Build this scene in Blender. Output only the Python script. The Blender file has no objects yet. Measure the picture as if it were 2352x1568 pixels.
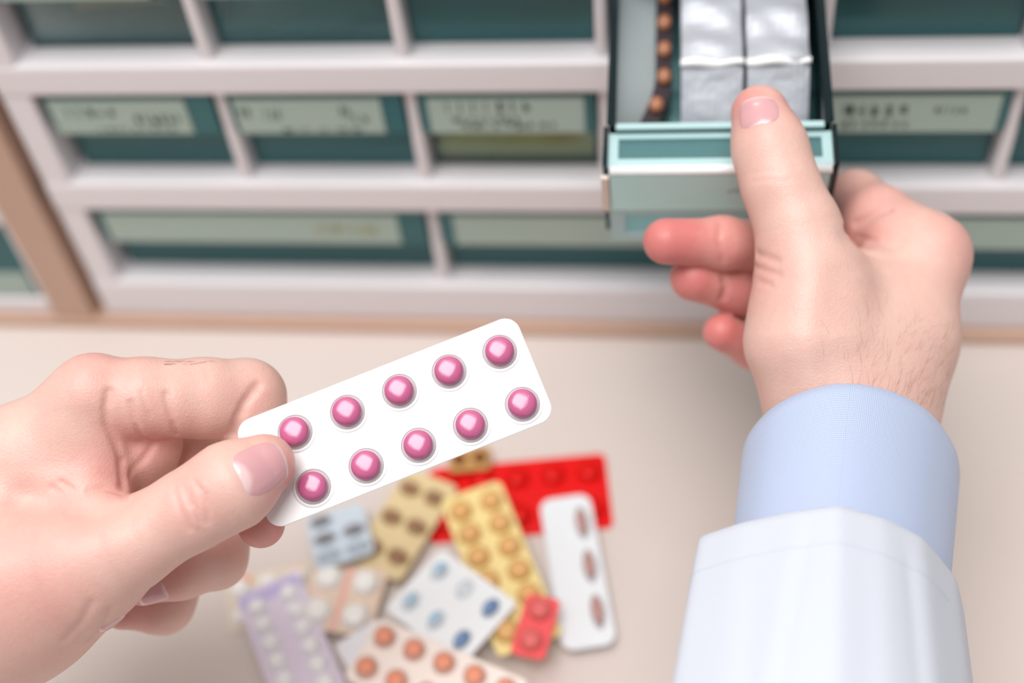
import bpy, bmesh, math, random
import numpy as np
from mathutils import Vector, Matrix, Euler

random.seed(7); rng = np.random.default_rng(7)
scn = bpy.context.scene
COL = scn.collection

# ------------------------------------------------------------------ camera geometry
F = 2900.0; CX, CY = 1176.0, 784.0
_d = np.array([324., 2446., F]); _d /= np.linalg.norm(_d)
_x = np.array([22800., 434., -F]); _x /= np.linalg.norm(_x)
_x = _x - _d*(_x@_d); _x /= np.linalg.norm(_x)
_z = -_d; _y = np.cross(_z, _x)
M = np.array([_x, _y, _z])                      # world = M @ (right, down, forward)
CAM = np.array([0.06482942, -0.38302627, 0.44972405])

def ray(px, py): return M @ (np.array([px-CX, py-CY, F])/F)
def W(px, py, dep): return CAM + ray(px, py)*dep
def onY(px, py, y=0.0):
    q = ray(px, py); return CAM + q*((y-CAM[1])/q[1])
def onZ(px, py, z=0.0):
    q = ray(px, py); return CAM + q*((z-CAM[2])/q[2])
def proj(p):
    c = M.T @ (np.asarray(p)-CAM); return (CX+F*c[0]/c[2], CY+F*c[1]/c[2], c[2])
RIGHT, DOWN, FWD = M[:, 0].copy(), M[:, 1].copy(), M[:, 2].copy()

# ------------------------------------------------------------------ object helpers
def link(name, me, mat=None, parent=None):
    o = bpy.data.objects.new(name, me); COL.objects.link(o)
    if mat is not None:
        for m in (mat if isinstance(mat, (list, tuple)) else [mat]): me.materials.append(m)
    if parent is not None: o.parent = parent
    return o
def pymesh(name, verts, faces, mat=None, parent=None, smooth=False, mi=None):
    me = bpy.data.meshes.new(name)
    me.from_pydata([tuple(map(float, v)) for v in verts], [], [tuple(map(int, f)) for f in faces])
    if smooth: me.polygons.foreach_set('use_smooth', [True]*len(me.polygons))
    o = link(name, me, mat, parent)
    if mi is not None: me.polygons.foreach_set('material_index', list(map(int, mi)))
    me.update(); return o
def tag(o, label=None, cat=None, group=None, kind=None):
    if label: o['label'] = label
    if cat: o['category'] = cat
    if group: o['group'] = group
    if kind: o['kind'] = kind
    return o
def empty(name, loc=(0, 0, 0), mat=None):
    o = bpy.data.objects.new(name, None); COL.objects.link(o); o.empty_display_size = .01
    if mat is not None: o.matrix_world = mat
    else: o.location = loc
    return o
def frame(o, x, y, z):
    m = Matrix.Identity(4)
    for i in range(3):
        m[i][0], m[i][1], m[i][2], m[i][3] = x[i], y[i], z[i], o[i]
    return m
class Boxes:
    def __init__(s): s.v = []; s.f = []; s.mi = []
    def add(s, x0, x1, y0, y1, z0, z1, mi=0):
        b = len(s.v)
        s.v += [(x0,y0,z0),(x1,y0,z0),(x1,y1,z0),(x0,y1,z0),(x0,y0,z1),(x1,y0,z1),(x1,y1,z1),(x0,y1,z1)]
        s.f += [(b,b+3,b+2,b+1),(b+4,b+5,b+6,b+7),(b,b+1,b+5,b+4),(b+1,b+2,b+6,b+5),(b+2,b+3,b+7,b+6),(b+3,b,b+4,b+7)]
        s.mi += [mi]*6; return s
    def build(s, name, mat, parent=None, bev=0.0, seg=2):
        o = pymesh(name, s.v, s.f, mat, parent, mi=s.mi)
        if bev:
            m = o.modifiers.new('bevel', 'BEVEL'); m.width = bev; m.segments = seg; m.limit_method = 'ANGLE'
            o.data.polygons.foreach_set('use_smooth', [True]*len(o.data.polygons))
            n = o.modifiers.new('wn', 'WEIGHTED_NORMAL'); n.keep_sharp = False
        return o

# ------------------------------------------------------------------ materials
def srgb(r, g, b):
    f = lambda c: (c/255/12.92) if c/255 <= .04045 else ((c/255+.055)/1.055)**2.4
    return (f(r), f(g), f(b), 1)
def principled(name, col, rough=.5, **kw):
    m = bpy.data.materials.new(name); m.use_nodes = True
    b = m.node_tree.nodes['Principled BSDF']
    b.inputs['Base Color'].default_value = col if len(col) == 4 else (*col, 1)
    b.inputs['Roughness'].default_value = rough
    for k, v in kw.items(): b.inputs[k].default_value = v
    return m
def N(m, t, **kw):
    n = m.node_tree.nodes.new(t)
    for k, v in kw.items(): setattr(n, k, v)
    return n
def bump_noise(m, scale, strength, dist=.001, detail=3):
    b = m.node_tree.nodes['Principled BSDF']; L = m.node_tree.links
    tc = N(m, 'ShaderNodeTexCoord'); nz = N(m, 'ShaderNodeTexNoise'); bp = N(m, 'ShaderNodeBump')
    nz.inputs['Scale'].default_value = scale; nz.inputs['Detail'].default_value = detail
    bp.inputs['Strength'].default_value = strength; bp.inputs['Distance'].default_value = dist
    L.new(tc.outputs['Object'], nz.inputs['Vector']); L.new(nz.outputs['Fac'], bp.inputs['Height'])
    L.new(bp.outputs['Normal'], b.inputs['Normal'])
    return m
def mottled(name, c1, c2, scale, rough=.5, **kw):
    m = principled(name, c1, rough, **kw); L = m.node_tree.links; b = m.node_tree.nodes['Principled BSDF']
    tc = N(m, 'ShaderNodeTexCoord'); nz = N(m, 'ShaderNodeTexNoise'); mx = N(m, 'ShaderNodeMix', data_type='RGBA')
    nz.inputs['Scale'].default_value = scale; nz.inputs['Detail'].default_value = 4
    mx.inputs['A'].default_value = c1; mx.inputs['B'].default_value = c2
    L.new(tc.outputs['Object'], nz.inputs['Vector']); L.new(nz.outputs['Fac'], mx.inputs['Factor'])
    L.new(mx.outputs['Result'], b.inputs['Base Color'])
    return m
def clear(name, tint, gloss=1.0, rough=.06, diff=None, dfac=0.0, ior=1.45):
    """thin tinted plastic: tinted see-through + fresnel reflection (+ a little scatter)"""
    m = bpy.data.materials.new(name); m.use_nodes = True; nt = m.node_tree; nt.nodes.clear(); L = nt.links
    out = N(m, 'ShaderNodeOutputMaterial'); tr = N(m, 'ShaderNodeBsdfTransparent'); gl = N(m, 'ShaderNodeBsdfGlossy')
    tr.inputs['Color'].default_value = tint; gl.inputs['Roughness'].default_value = rough
    fr = N(m, 'ShaderNodeFresnel'); fr.inputs['IOR'].default_value = ior
    mu = N(m, 'ShaderNodeMath', operation='MULTIPLY'); mu.inputs[1].default_value = gloss
    L.new(fr.outputs[0], mu.inputs[0])
    mx = N(m, 'ShaderNodeMixShader'); src = tr.outputs[0]
    if diff is not None:
        df = N(m, 'ShaderNodeBsdfDiffuse'); df.inputs['Color'].default_value = diff
        md = N(m, 'ShaderNodeMixShader'); md.inputs[0].default_value = dfac
        L.new(tr.outputs[0], md.inputs[1]); L.new(df.outputs[0], md.inputs[2]); src = md.outputs[0]
    L.new(mu.outputs[0], mx.inputs[0]); L.new(src, mx.inputs[1]); L.new(gl.outputs[0], mx.inputs[2])
    L.new(mx.outputs[0], out.inputs[0])
    return m

M_white = principled('white_plastic', srgb(235, 230, 233), .32)
M_wood = mottled('tan_wood', srgb(204, 170, 150), srgb(194, 160, 140), 30, .5)
M_counter = mottled('counter_laminate', srgb(222, 210, 204), srgb(216, 202, 195), 6, .38)
M_teal = clear('teal_plastic', (.26, .50, .52, 1), 1.0, .12, (.085, .30, .32, 1), .48)
M_tealc = clear('clear_teal_plastic', (.56, .84, .86, 1), 1.6, .05, (.34, .72, .75, 1), .16)
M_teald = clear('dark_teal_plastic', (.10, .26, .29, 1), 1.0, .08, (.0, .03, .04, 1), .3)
M_tealv = clear('see_through_teal', (.86, .95, .93, 1), .8, .12, (.06, .16, .16, 1), .12)
M_tealb = clear('brownish_view_teal', (.86, .95, .95, 1), .9, .12, (.085, .30, .32, 1), .20)
M_tealm = clear('half_clear_teal', (.80, .93, .93, 1), .9, .12, (.085, .30, .32, 1), .30)
M_label = mottled('label_paper', srgb(164, 186, 178), srgb(174, 190, 178), 40, .45)
M_labelw = principled('label_paper_pale', srgb(198, 240, 238), .35)
M_ink = principled('ink', srgb(92, 104, 100), .6)
M_inky = principled('ink_ochre', srgb(165, 165, 120), .6)
M_cream = principled('cream_card', srgb(228, 214, 198), .6)

# ------------------------------------------------------------------ setting
ct = Boxes().add(-.75, .75, -.62, .155, -.03, 0).build('countertop', M_counter, bev=.002)
tag(ct, 'pale pinkish beige counter top under the drawers and blister packs', 'counter')
wl = Boxes().add(-.75, .75, .1555, .1655, -.03, 1.6).build('wall_back', principled('wall_paint', srgb(226, 220, 214), .7)); tag(wl, kind='structure')
wr = Boxes().add(-.42, .42, -.0045, .15, 0, .0055).build('base_rail', M_wood, bev=.0008)
tag(wr, 'tan wooden rail lying along the foot of the drawer cabinets', 'rail')
up = Boxes().add(-.2345, -.2148, -.0030, .15, .0055, .24).build('wooden_upright', M_wood, bev=.0008)
tag(up, 'tan wooden upright panel between the two drawer cabinets', 'panel')

# ------------------------------------------------------------------ cabinets
XS = [-.196, -.118, -.040, .0365, .1172, .1915, .268]
SH = [(.0055, .0289), (.0756, .0916), (.1396, .1544), (.2023, .2171)]
cab = empty('drawer_cabinet', (0.03, .07, .0055))
tag(cab, 'white cabinet with rows of small teal see-through drawers, standing right of the wooden upright', 'cabinet')
PINV = Matrix.Translation((-.03, -.07, -.0055))
b = Boxes()
for z0, z1 in SH: b.add(-.2095, .2815, 0, .15, z0, z1)
b.add(-.2095, -.196-.0005, .0006, .1494, .0289-.002, .2023+.002); b.add(.268, .2815, .0006, .1494, .0289-.002, .2023+.002)
for r, (za, zb) in enumerate([(.0289, .0756), (.0916, .1396), (.1544, .2023)]):
    for i in ([2, 4] if r == 0 else [1, 2, 3, 4, 5]):
        b.add(XS[i]-.0026, XS[i]+.0026, .0035, .149, za-.001, zb+.001)
b.add(-.205, .277, .146, .1495, .01, .21)
body = b.build('body', M_white, cab, bev=.0022, seg=3); body.matrix_parent_inverse = PINV

def scribble(bx, x0, x1, y, z0, z1, n, rows, mi):
    """rows of blurred handwriting strokes, as thin raised ink on a label front at y"""
    for r in rows:
        zz = z0+(z1-z0)*r[0]; h = (z1-z0)*r[1]
        x = x0+(x1-x0)*r[2]; xe = x0+(x1-x0)*r[3]; st = (xe-x)/r[4]
        for k in range(r[4]):
            w = st*random.uniform(.35, .75); xx = x+k*st; kk = random.random()
            if kk < .4: bx.add(xx, xx+w*.35, y-.0001, y+.0002, zz, zz+h, mi)
            if kk > .2: bx.add(xx, xx+w, y-.0001, y+.0002, zz+h*random.uniform(0, .5), zz+h*random.uniform(.55, 1), mi)
            if kk > .6: bx.add(xx+w*.6, xx+w*.85, y-.0001, y+.0002, zz, zz+h, mi)

def closed_drawer(x0, x1, z0, z1, rows, lab=(.02, .06), ink=M_ink, labx=(.03, .86), parent=cab, pane=None, lz=0):
    """tray with see-through front pane, a protruding handle block and a paper label on it"""
    g = .0008; xa, xb = x0+.0026+g, x1-.0026-g; zb = z0+.0004; zt = z1-.0012
    t = .0014; yp = .0130; yb = .128; zl = zt-.0205+lz
    b = Boxes()
    b.add(xa, xb, yp, yp+t, zb, zt)                         # pane
    b.add(xa, xa+t, yp+t, yb, zb, zt-.004); b.add(xb-t, xb, yp+t, yb, zb, zt-.004)
    b.add(xa+t, xb-t, yp+t, yb-t, zb, zb+t); b.add(xa+t, xb-t, yb-t, yb, zb+t, zt-.004)
    d = b.build('drawer', pane or M_teal, parent)
    d.matrix_parent_inverse = parent.matrix_world.inverted()
    h = Boxes()
    h.add(xa, xb, .0024, .0036, zl, zt); h.add(xa, xb, .0036, yp-.0002, zt-.0012, zt); h.add(xa, xb, .0036, yp-.0002, zl, zl+.0012)
    h.add(xa, xa+.0012, .0036, yp-.0002, zl+.0012, zt-.0012); h.add(xb-.0012, xb, .0036, yp-.0002, zl+.0012, zt-.0012)
    h.build('handle', M_teal, d)
    l = Boxes(); w = xb-xa; l0, l1 = xa+w*labx[0], xa+w*labx[1]
    l.add(l0, l1, .0017, .0022, zl+.0008, zt-.0022)
    scribble(l, l0, l1, .0016, zl+.0012, zt-.0026, 0, rows, 1)
    l.build('label', [M_label, ink], d)
    return d
cab_mw = Matrix.Translation((.03, .07, .0055)); bpy.context.view_layer.update()
R1 = (.1544, .2023); R2 = (.0916, .1396); R3 = (.0289, .0756)
closed_drawer(XS[0], XS[1], *R1, [], pane=M_tealb, lz=.0028); closed_drawer(XS[1], XS[2], *R1, [], pane=M_tealm, lz=.0028); closed_drawer(XS[2], XS[3], *R1, [], lz=.0028)
closed_drawer(XS[5], XS[6], *R1, [], labx=(.04, .95), lz=.0028); closed_drawer(XS[4], XS[5], *R1, [], labx=(.04, .95), lz=.0028)
closed_drawer(XS[0], XS[1], *R2, [(.52, .3, .12, .5, 5), (.28, .34, .6, .97, 6), (.06, .12, .3, .9, 9)], labx=(.02, .84))
closed_drawer(XS[1], XS[2], *R2, [(.5, .32, .02, .12, 2), (.42, .34, .2, .32, 3), (.42, .4, .72, .8, 2), (.3, .26, .8, .93, 2), (.04, .1, .3, .9, 5)], labx=(.03, .88))
closed_drawer(XS[2], XS[3], *R2, [(.62, .32, .12, .7, 7), (.3, .2, .15, .6, 8), (.1, .2, .2, .85, 9)], labx=(.05, .94), pane=M_tealv)
closed_drawer(XS[3], XS[4], *R2, [(.4, .3, .2, .7, 7)], labx=(.05, .95))
closed_drawer(XS[4], XS[5], *R2, [(.42, .36, .08, .5, 5), (.5, .24, .62, .82, 5), (.1, .22, .08, .5, 7)], labx=(.03, .95))
closed_drawer(XS[5], XS[6], *R2, [], labx=(.1, .9))
closed_drawer(XS[0], XS[2], *R3, [(.35, .35, .72, .93, 10)], ink=M_inky, labx=(.02, .92))
closed_drawer(XS[2], XS[4], *R3, [], labx=(.04, .96)); closed_drawer(XS[4], XS[6], *R3, [], labx=(.02, .96))

# neighbour cabinet at the far left
cab2 = empty('drawer_cabinet', (-.30, .07, .0055)); bpy.context.view_layer.update()
tag(cab2, 'white drawer cabinet cut off at the left edge, left of the wooden upright', 'cabinet')
b = Boxes(); b.add(-.37, -.2365, 0, .15, .0055, .0150); b.add(-.37, -.2365, 0, .15, .066, .080)
b.add(-.2395, -.2365, .001, .149, .0145, .0665); b.add(-.37, -.366, .001, .149, .0145, .0665); b.add(-.368, -.238, .146, .1495, .01, .07)
o = b.build('body', M_white, cab2, bev=.001); o.matrix_parent_inverse = cab2.matrix_world.inverted()
b = Boxes(); b.add(-.365, -.2405, .003, .0044, .0155, .065); b.add(-.365, -.3636, .0044, .12, .0155, .06); b.add(-.2419, -.2405, .0044, .12, .0155, .06)
b.add(-.3636, -.2419, .0044, .12, .0155, .0169); b.add(-.3636, -.2419, .1186, .12, .0169, .06)
d = b.build('drawer', M_teal, cab2); d.matrix_parent_inverse = cab2.matrix_world.inverted()
Boxes().add(-.36, -.2425, .0022, .0028, .0165, .032).build('label', M_label, d)

# things lying inside closed drawers
def carton(name, label, x0, x1, y0, y1, z0, z1, col, rot=0):
    root = empty(name, ((x0+x1)/2, (y0+y1)/2, z0)); root.rotation_euler.z = rot
    w, dd, hh = (x1-x0)/2, (y1-y0)/2, z1-z0
    Boxes().add(-w, w, -dd, dd, 0, hh).build('carton_body', principled(name+'_card', col, .6), root, bev=.0006)
    Boxes().add(-w*.97, w*.97, -dd*.98, -dd*.2, hh+.0001, hh+.0006).build('top_flap', principled(name+'_flap', tuple(c*.85 for c in col[:3]), .6), root)
    tag(root, label, 'box')
carton('carton', 'brown carton inside the teal drawer at the top left corner', -.172, -.136, .0175, .055, .1700, .188, srgb(240, 160, 50), .10)
carton('carton', 'olive yellow carton filling the labelled drawer just left of the pulled-out drawer', -.0345, .031, .0160, .10, .0938, .122, srgb(246, 226, 130))
vs, fs = [], []
n = 16
for i in range(n+1):
    for j in range(n+1):
        u, v = i/n, j/n
        z = .158+.022*math.sin(math.pi*u)**.5*math.sin(math.pi*v)**.5+.0022*math.sin(9*u+4*v)+.0018*math.sin(13*v-5*u)
        vs.append((-.113+.067*u, .020+.07*v, max(z, .1572)))
for i in range(n):
    for j in range(n): a = i*(n+1)+j; fs.append((a, a+n+1, a+n+2, a+1))
nb = len(vs); vs += [(x, y, .1570) for x, y, z in vs]; fs += [tuple(q+nb for q in reversed(f)) for f in fs]
bag = pymesh('plastic_bag', vs, fs, principled('clear_bag', (.88, .93, .92, 1), .25), smooth=True)
tag(bag, 'crumpled pale plastic bag inside the second teal drawer of the top row', 'bag')

# ------------------------------------------------------------------ pulled-out drawer
DW = .071; DL = .108; DHH = .0335
O = onZ(1653, 392, .1735)
yaw, tilt = math.radians(1.0), math.radians(11.5)
Rm = Euler((tilt, 0, yaw), 'XYZ').to_matrix().to_4x4()
DM = Matrix.Translation(O.tolist()) @ Rm
hw = DW/2; t = .0015; ts = .0024
b = Boxes()
b.add(-hw+ts, hw-ts, .0150, .0150+t, -DHH+t, .0022)                       # front wall of the tray
b.add(-hw+ts, hw-ts, .0022, DL-t, -DHH, -DHH+t)                           # floor
b.add(-hw+ts, hw-ts, DL-t, DL, -DHH+t, .0022)
dr = b.build('drawer', M_tealc, cab); dr.matrix_parent_inverse = cab.matrix_world.inverted(); dr.matrix_basis = DM
dr['label'] = 'teal drawer pulled out and gripped by the right hand'
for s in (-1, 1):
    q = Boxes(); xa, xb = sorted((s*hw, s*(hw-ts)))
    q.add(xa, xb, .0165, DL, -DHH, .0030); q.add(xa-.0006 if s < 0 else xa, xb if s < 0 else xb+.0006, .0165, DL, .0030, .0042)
    xa, xb = sorted((s*(hw+.0002), s*(hw+.0016))); q.add(xa, xb, .0008, .0164, -.0345, .0022)  # thin dark outer plate, stands in for the handle's shadow side
    q.build('drawer_side_with_shade', M_teald, dr)
h = Boxes()                                                             # hollow handle with ledge
h.add(-hw, hw, .0, .0012, -.0212, -.0012); h.add(-hw, hw, .0012, .0150, -.0012, 0.0); h.add(-hw, -hw+.0015, .0012, .0150, -.0212, -.0012)
h.add(hw-.0015, hw, .0012, .0150, -.0212, -.0012); h.add(-hw+.0015, hw-.0015, .0012, .0150, -.0212, -.0200)
h.build('handle', M_tealc, dr, bev=.0004)
l = Boxes(); l.add(-hw+.0006, hw-.0010, -.0007, -.0001, -.0206, -.0016)
for k in range(4): l.add(.0032+k*.0013, .0040+k*.0013, -.0009, -.0006, -.0112+.0006*(k % 2), -.0092+.0005*(k % 3), 1)
l.build('label', [M_labelw, principled('faint_ink', srgb(178, 196, 192), .5)], dr)
Boxes().add(-hw-.0022, -hw+.0002, -.0012, .0004, -.0206, -.0022).build('label_edge', M_cream, dr)
p = Boxes(); p.add(-hw, hw, .0008, .0020, -.0400, -.0214)
p.build('lower_pane', clear('lip_teal', (.5, .8, .82, 1), 1.4, .06, (.30, .72, .77, 1), .8), dr)
M_pale = clear('pale_teal', (.7, .9, .9, 1), 1.2, .1, (.62, .86, .88, 1), .72)
fr_ = Boxes(); fr_.add(-hw, hw, .0001, .0008, -.0245, -.0214); fr_.add(-hw, hw, .0001, .0008, -.0400, -.0355); fr_.add(-hw, -hw+.005, .0001, .0008, -.0355, -.0245); fr_.add(hw-.005, hw, .0001, .0008, -.0355, -.0245)
fr_.build('pane_border', M_pale, dr)
fr_ = Boxes(); fr_.add(-hw, -hw+.0032, .0016, .0150, .0, .0003); fr_.add(hw-.0032, hw, .0016, .0150, .0, .0003); fr_.add(-hw+.0032, hw-.0032, .0128, .0150, .0, .0003); fr_.add(-hw+.0032, hw-.0032, .0016, .0048, .0, .0003)
fr_.build('ledge_reflection_border', M_pale, dr)  # pale border strips imitate reflection streaks on the handle ledge
Boxes().add(-hw+ts, hw-ts, .0148, .0170, .0022, .0030).build('inner_rim', M_pale, dr)
rr = []
bmx = bmesh.new(); bmesh.ops.create_cone(bmx, cap_ends=True, segments=12, radius1=.0017, radius2=.0017, depth=DW-.001)
for v in bmx.verts: v.co = Vector((v.co.z, v.co.y+.0008, v.co.x-.0004))
me = bpy.data.meshes.new('rim'); bmx.to_mesh(me); bmx.free(); me.polygons.foreach_set('use_smooth', [True]*len(me.polygons))
link('rim', me, principled('rim_highlight_white', (.93, .98, .99, 1), .15, **{'Coat Weight': .8}), dr)  # white rod paints in the highlight along the handle's front edge

M_foil = principled('silver_foil', srgb(186, 190, 198), .45, Metallic=.2); bump_noise(M_foil, 90, .5, .002)
M_print = principled('pink_print', srgb(226, 150, 175), .5)
def foilpack(label, xc, w, yf, yb, zt, ypx):
    li = DM.inverted(); yy = .02
    for _ in range(40):
        yy += (proj(DM @ Vector((xc, yy, zt)))[1]-ypx)*.0001
    yt = yy-yf
    root = empty('foil_pack', mat=DM @ Matrix.Translation((xc, yf, -DHH+t+.0002)))
    nx, ny = 10, 18; vs = []; fs = []
    H = zt+DHH-t
    prof = []                                      # front bottom -> front top -> back
    for i in range(9): prof.append((yt*(i/8)**1.3+.0006*math.sin(i*.9), H*i/8))
    for i in range(1, ny): prof.append((yt+(yb-yf-yt)*i/(ny-1), H+.0012*math.sin(i*.8+xc*90)*min(1, i/4)))
    for i in range(nx+1):
        u = i/nx
        for k, (py, pz) in enumerate(prof):
            e = .0010*(1-(2*u-1)**4)
            vs.append((-w/2+w*u, py-(e if k < 9 else 0), pz+(e if k >= 8 else 0)+.0004*math.sin(7*u+k)))
    m = len(prof)
    for i in range(nx):
        for k in range(m-1): fs.append((i*m+k, (i+1)*m+k, (i+1)*m+k+1, i*m+k+1))
    nb = len(vs)
    bl = [(-w/2, yb-yf, 0), (w/2, yb-yf, 0)]; vs += bl
    fs.append(tuple([k for k in range(m)]+[nb])); fs.append(tuple([nb+1]+[nx*m+k for k in reversed(range(m))]))
    fs.append(tuple([i*m+m-1 for i in range(nx+1)][::-1]+[nb, nb+1][::1])); fs.append(tuple([i*m for i in range(nx+1)][::1]+[nb+1, nb]))
    pymesh('foil_wrap', vs, fs, M_foil, root, smooth=False)
    # bright crimped seal along the front top edge
    vs = []; fs = []; S = 24
    for i in range(S+1):
        u = i/S; x = -w/2-.0004+(w+.0008)*u; zz = H+.0006*math.sin(u*9+xc*200)
        r = .0016+.0004*math.sin(u*5)
        for k in range(8):
            a = k*math.pi/4; vs.append((x, yt-.0006+r*math.cos(a), zz+.9*r*math.sin(a)))
    for i in range(S):
        for k in range(8): fs.append((i*8+k, i*8+(k+1) % 8, (i+1)*8+(k+1) % 8, (i+1)*8+k))
    fs.append(tuple(range(8))[::-1]); fs.append(tuple(S*8+k for k in range(8)))
    pymesh('crimped_seal', vs, fs, principled('bright_foil', srgb(250, 250, 250), .25), root, smooth=True)
    pr = Boxes()
    for k in range(5):
        z_ = .0090+.0011*(k % 3); y_ = yt*(z_/H)**1.3; pr.add(-w*.1+k*.0016, -w*.1+k*.0016+.0010, y_-.0021, y_-.0006, z_, z_+.0016+.0008*((k*2) % 3))
    pr.build('printed_mark', M_print, root)
    tag(root, label, 'packet'); return root
foilpack('silver foil packet in the pulled-out drawer, left of the thumb tip', -.0015, .0205, .0185, .09, -.0035, 142)
foilpack('silver foil packet in the pulled-out drawer, along its right side', .0205, .0205, .0185, .092, -.0030, 138)

# strip of brown tablets beside a silvery sheet, standing in the drawer
strip = empty('tablet_strip', mat=DM @ Matrix.Translation((-.0265, .060, -DHH+t)))
vs, fs = [], []; n = 20
def sx(v):  # right hand edge of the sheet, y from back (v=1) to front (v=0)
    return .0060 - (.0085*(max(0, .34-v)/.34)**1.5)
for j in range(n+1):
    v = j/n; y = -.036+.080*v
    for i in range(5):
        u = i/4; x = -.0066+(sx(v)+.0066)*u
        vs.append((x, y, .0265-.010*u+.0008*math.sin(5*v+2*u)))
for j in range(n):
    for i in range(4): a = j*5+i; fs.append((a, a+1, a+6, a+5))
nb = len(vs); vs += [(x, y, z-.0006) for x, y, z in vs]; fs += [tuple(q+nb for q in reversed(f)) for f in fs]
pymesh('silver_sheet', vs, fs, principled('strip_foil', srgb(188, 200, 202), .4, Metallic=.2), strip, smooth=True)
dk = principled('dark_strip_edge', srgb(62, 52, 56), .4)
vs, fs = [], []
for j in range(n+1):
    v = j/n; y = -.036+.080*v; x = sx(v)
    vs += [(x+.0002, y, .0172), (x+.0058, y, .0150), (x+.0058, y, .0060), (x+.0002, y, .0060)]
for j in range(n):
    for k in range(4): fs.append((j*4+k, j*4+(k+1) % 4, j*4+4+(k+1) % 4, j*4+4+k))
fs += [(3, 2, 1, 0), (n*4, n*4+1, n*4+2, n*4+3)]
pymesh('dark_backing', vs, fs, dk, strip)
M_brown = principled('brown_tablet', srgb(170, 112, 82), .22)
bmx = bmesh.new(); bmesh.ops.create_uvsphere(bmx, u_segments=20, v_segments=12, radius=.0029)
me = bpy.data.meshes.new('tablet'); bmx.to_mesh(me); bmx.free(); me.polygons.foreach_set('use_smooth', [True]*len(me.polygons)); me.materials.append(M_brown)
for k in range(7):
    v = .03+.155*k; o = bpy.data.objects.new('tablet', me); COL.objects.link(o); o.parent = strip
    o.location = (sx(v)+.0030, -.036+.080*v, .0172); o.scale = (.9, 1.15, .9)
tag(strip, 'silvery tablet strip with a row of brown tablets, at the left inside the pulled-out drawer', 'blister pack')

# ------------------------------------------------------------------ blister packs
def rrect(w, h, r, n=8):
    pts = []
    for cx, cy, a0 in ((w/2-r, h/2-r, 0), (-w/2+r, h/2-r, 90), (-w/2+r, -h/2+r, 180), (w/2-r, -h/2+r, 270)):
        for i in range(n+1):
            a = math.radians(a0+90*i/n); pts.append((cx+r*math.cos(a), cy+r*math.sin(a)))
    return pts
def sheet(name, w, h, r, th, mats, parent, band=None):
    pts = rrect(w, h, r); m = len(pts); e = min(th*.4, .0002)
    vs = [(x, y, 0) for x, y in pts]+[(x, y, th-e) for x, y in pts]
    ins = rrect(w-2*e, h-2*e, r-e); vs += [(x, y, th) for x, y in ins]
    fs = [tuple(range(m))[::-1], tuple(range(2*m, 3*m))]
    for k in range(2):
        for i in range(m): j = (i+1) % m; fs.append((k*m+i, k*m+j, (k+1)*m+j, (k+1)*m+i))
    o = pymesh(name, vs, fs, mats, parent)
    uv = o.data.uv_layers.new(name='UVMap')
    for lp in o.data.loops:
        c = o.data.vertices[lp.vertex_index].co; uv.data[lp.index].uv = (c.x*1000, c.y*1000)
    return o
def lathe_mesh(name, prof, seg, mat):
    vs = []; fs = []; m = len(prof)
    for s in range(seg):
        a = 2*math.pi*s/seg
        for r, z in prof: vs.append((r*math.cos(a), r*math.sin(a), z))
    for s in range(seg):
        s2 = (s+1) % seg
        for k in range(m-1): fs.append((s*m+k, s2*m+k, s2*m+k+1, s*m+k+1))
    me = bpy.data.meshes.new(name); me.from_pydata(vs, [], fs); me.materials.append(mat)
    bm = bmesh.new(); bm.from_mesh(me); bmesh.ops.remove_doubles(bm, verts=bm.verts, dist=1e-6); bmesh.ops.recalc_face_normals(bm, faces=bm.faces); bm.to_mesh(me); bm.free()
    me.polygons.foreach_set('use_smooth', [True]*len(me.polygons)); return me
DOME = [(1.0, 0), (.97, .10), (.92, .42), (.84, .72), (.70, .90), (.5, .98), (.25, 1.0), (.0, 1.0)]
PILL = [(0, 0), (.55, .03), (.88, .12), (.985, .26), (1.0, .36), (1.0, .58), (.97, .68), (.85, .82), (.62, .93), (.35, .985), (0, 1.0)]
ROUND = [(math.sin(math.pi*i/14), .5-.5*math.cos(math.pi*i/14)) for i in range(15)]
M_dome = clear('clear_bubble', (.99, .99, .99, 1), .55, .06)
def cells_on(root, cells, th, dome_me, pill_me, h, pill_h, lift=.0002, pfr=.80):
    """cells: (x, y, rx, ry, rot, pill?)"""
    for (x, y, rx, ry, rot, has) in cells:
        if dome_me:
            o = bpy.data.objects.new('bubble', dome_me); COL.objects.link(o); o.parent = root
            o.location = (x, y, th); o.scale = (rx, ry, h); o.rotation_euler.z = rot; host = o
        else: host = None
        if has and pill_me:
            q = bpy.data.objects.new('tablet', pill_me); COL.objects.link(q)
            if host:
                q.parent = host; q.scale = (pfr, pfr, pill_h/h); q.location = (0, 0, lift/h)
            else:
                q.parent = root; q.location = (x, y, th+lift); q.scale = (rx, ry, pill_h); q.rotation_euler.z = rot

# --- held blister
TL, TR, BR, BL = W(541, 972, .3570), W(1183, 722, .3620), W(1275, 958, .3555), W(620, 1223, .3505)
c0 = (TL+TR+BR+BL)/4; ux = (TR-TL)+(BR-BL); ux /= np.linalg.norm(ux)
uy = (TL-BL)+(TR-BR); uy -= ux*(uy@ux); uy /= np.linalg.norm(uy); uz = np.cross(ux, uy)
BW = (np.linalg.norm(TR-TL)+np.linalg.norm(BR-BL))/2; BH = (np.linalg.norm(TL-BL)+np.linalg.norm(TR-BR))/2
BMAT = frame(c0, ux, uy, uz)
held = empty('blister_pack', mat=BMAT)
tag(held, 'white blister pack of ten round pink tablets pinched in the left hand', 'blister pack')
M_bl = principled('white_foil_sheet', (.93, .93, .94, 1), .30)
L = M_bl.node_tree.links; bs = M_bl.node_tree.nodes['Principled BSDF']
uvn = N(M_bl, 'ShaderNodeUVMap'); ck = N(M_bl, 'ShaderNodeTexChecker'); ck.inputs['Scale'].default_value = 1.9
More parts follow.
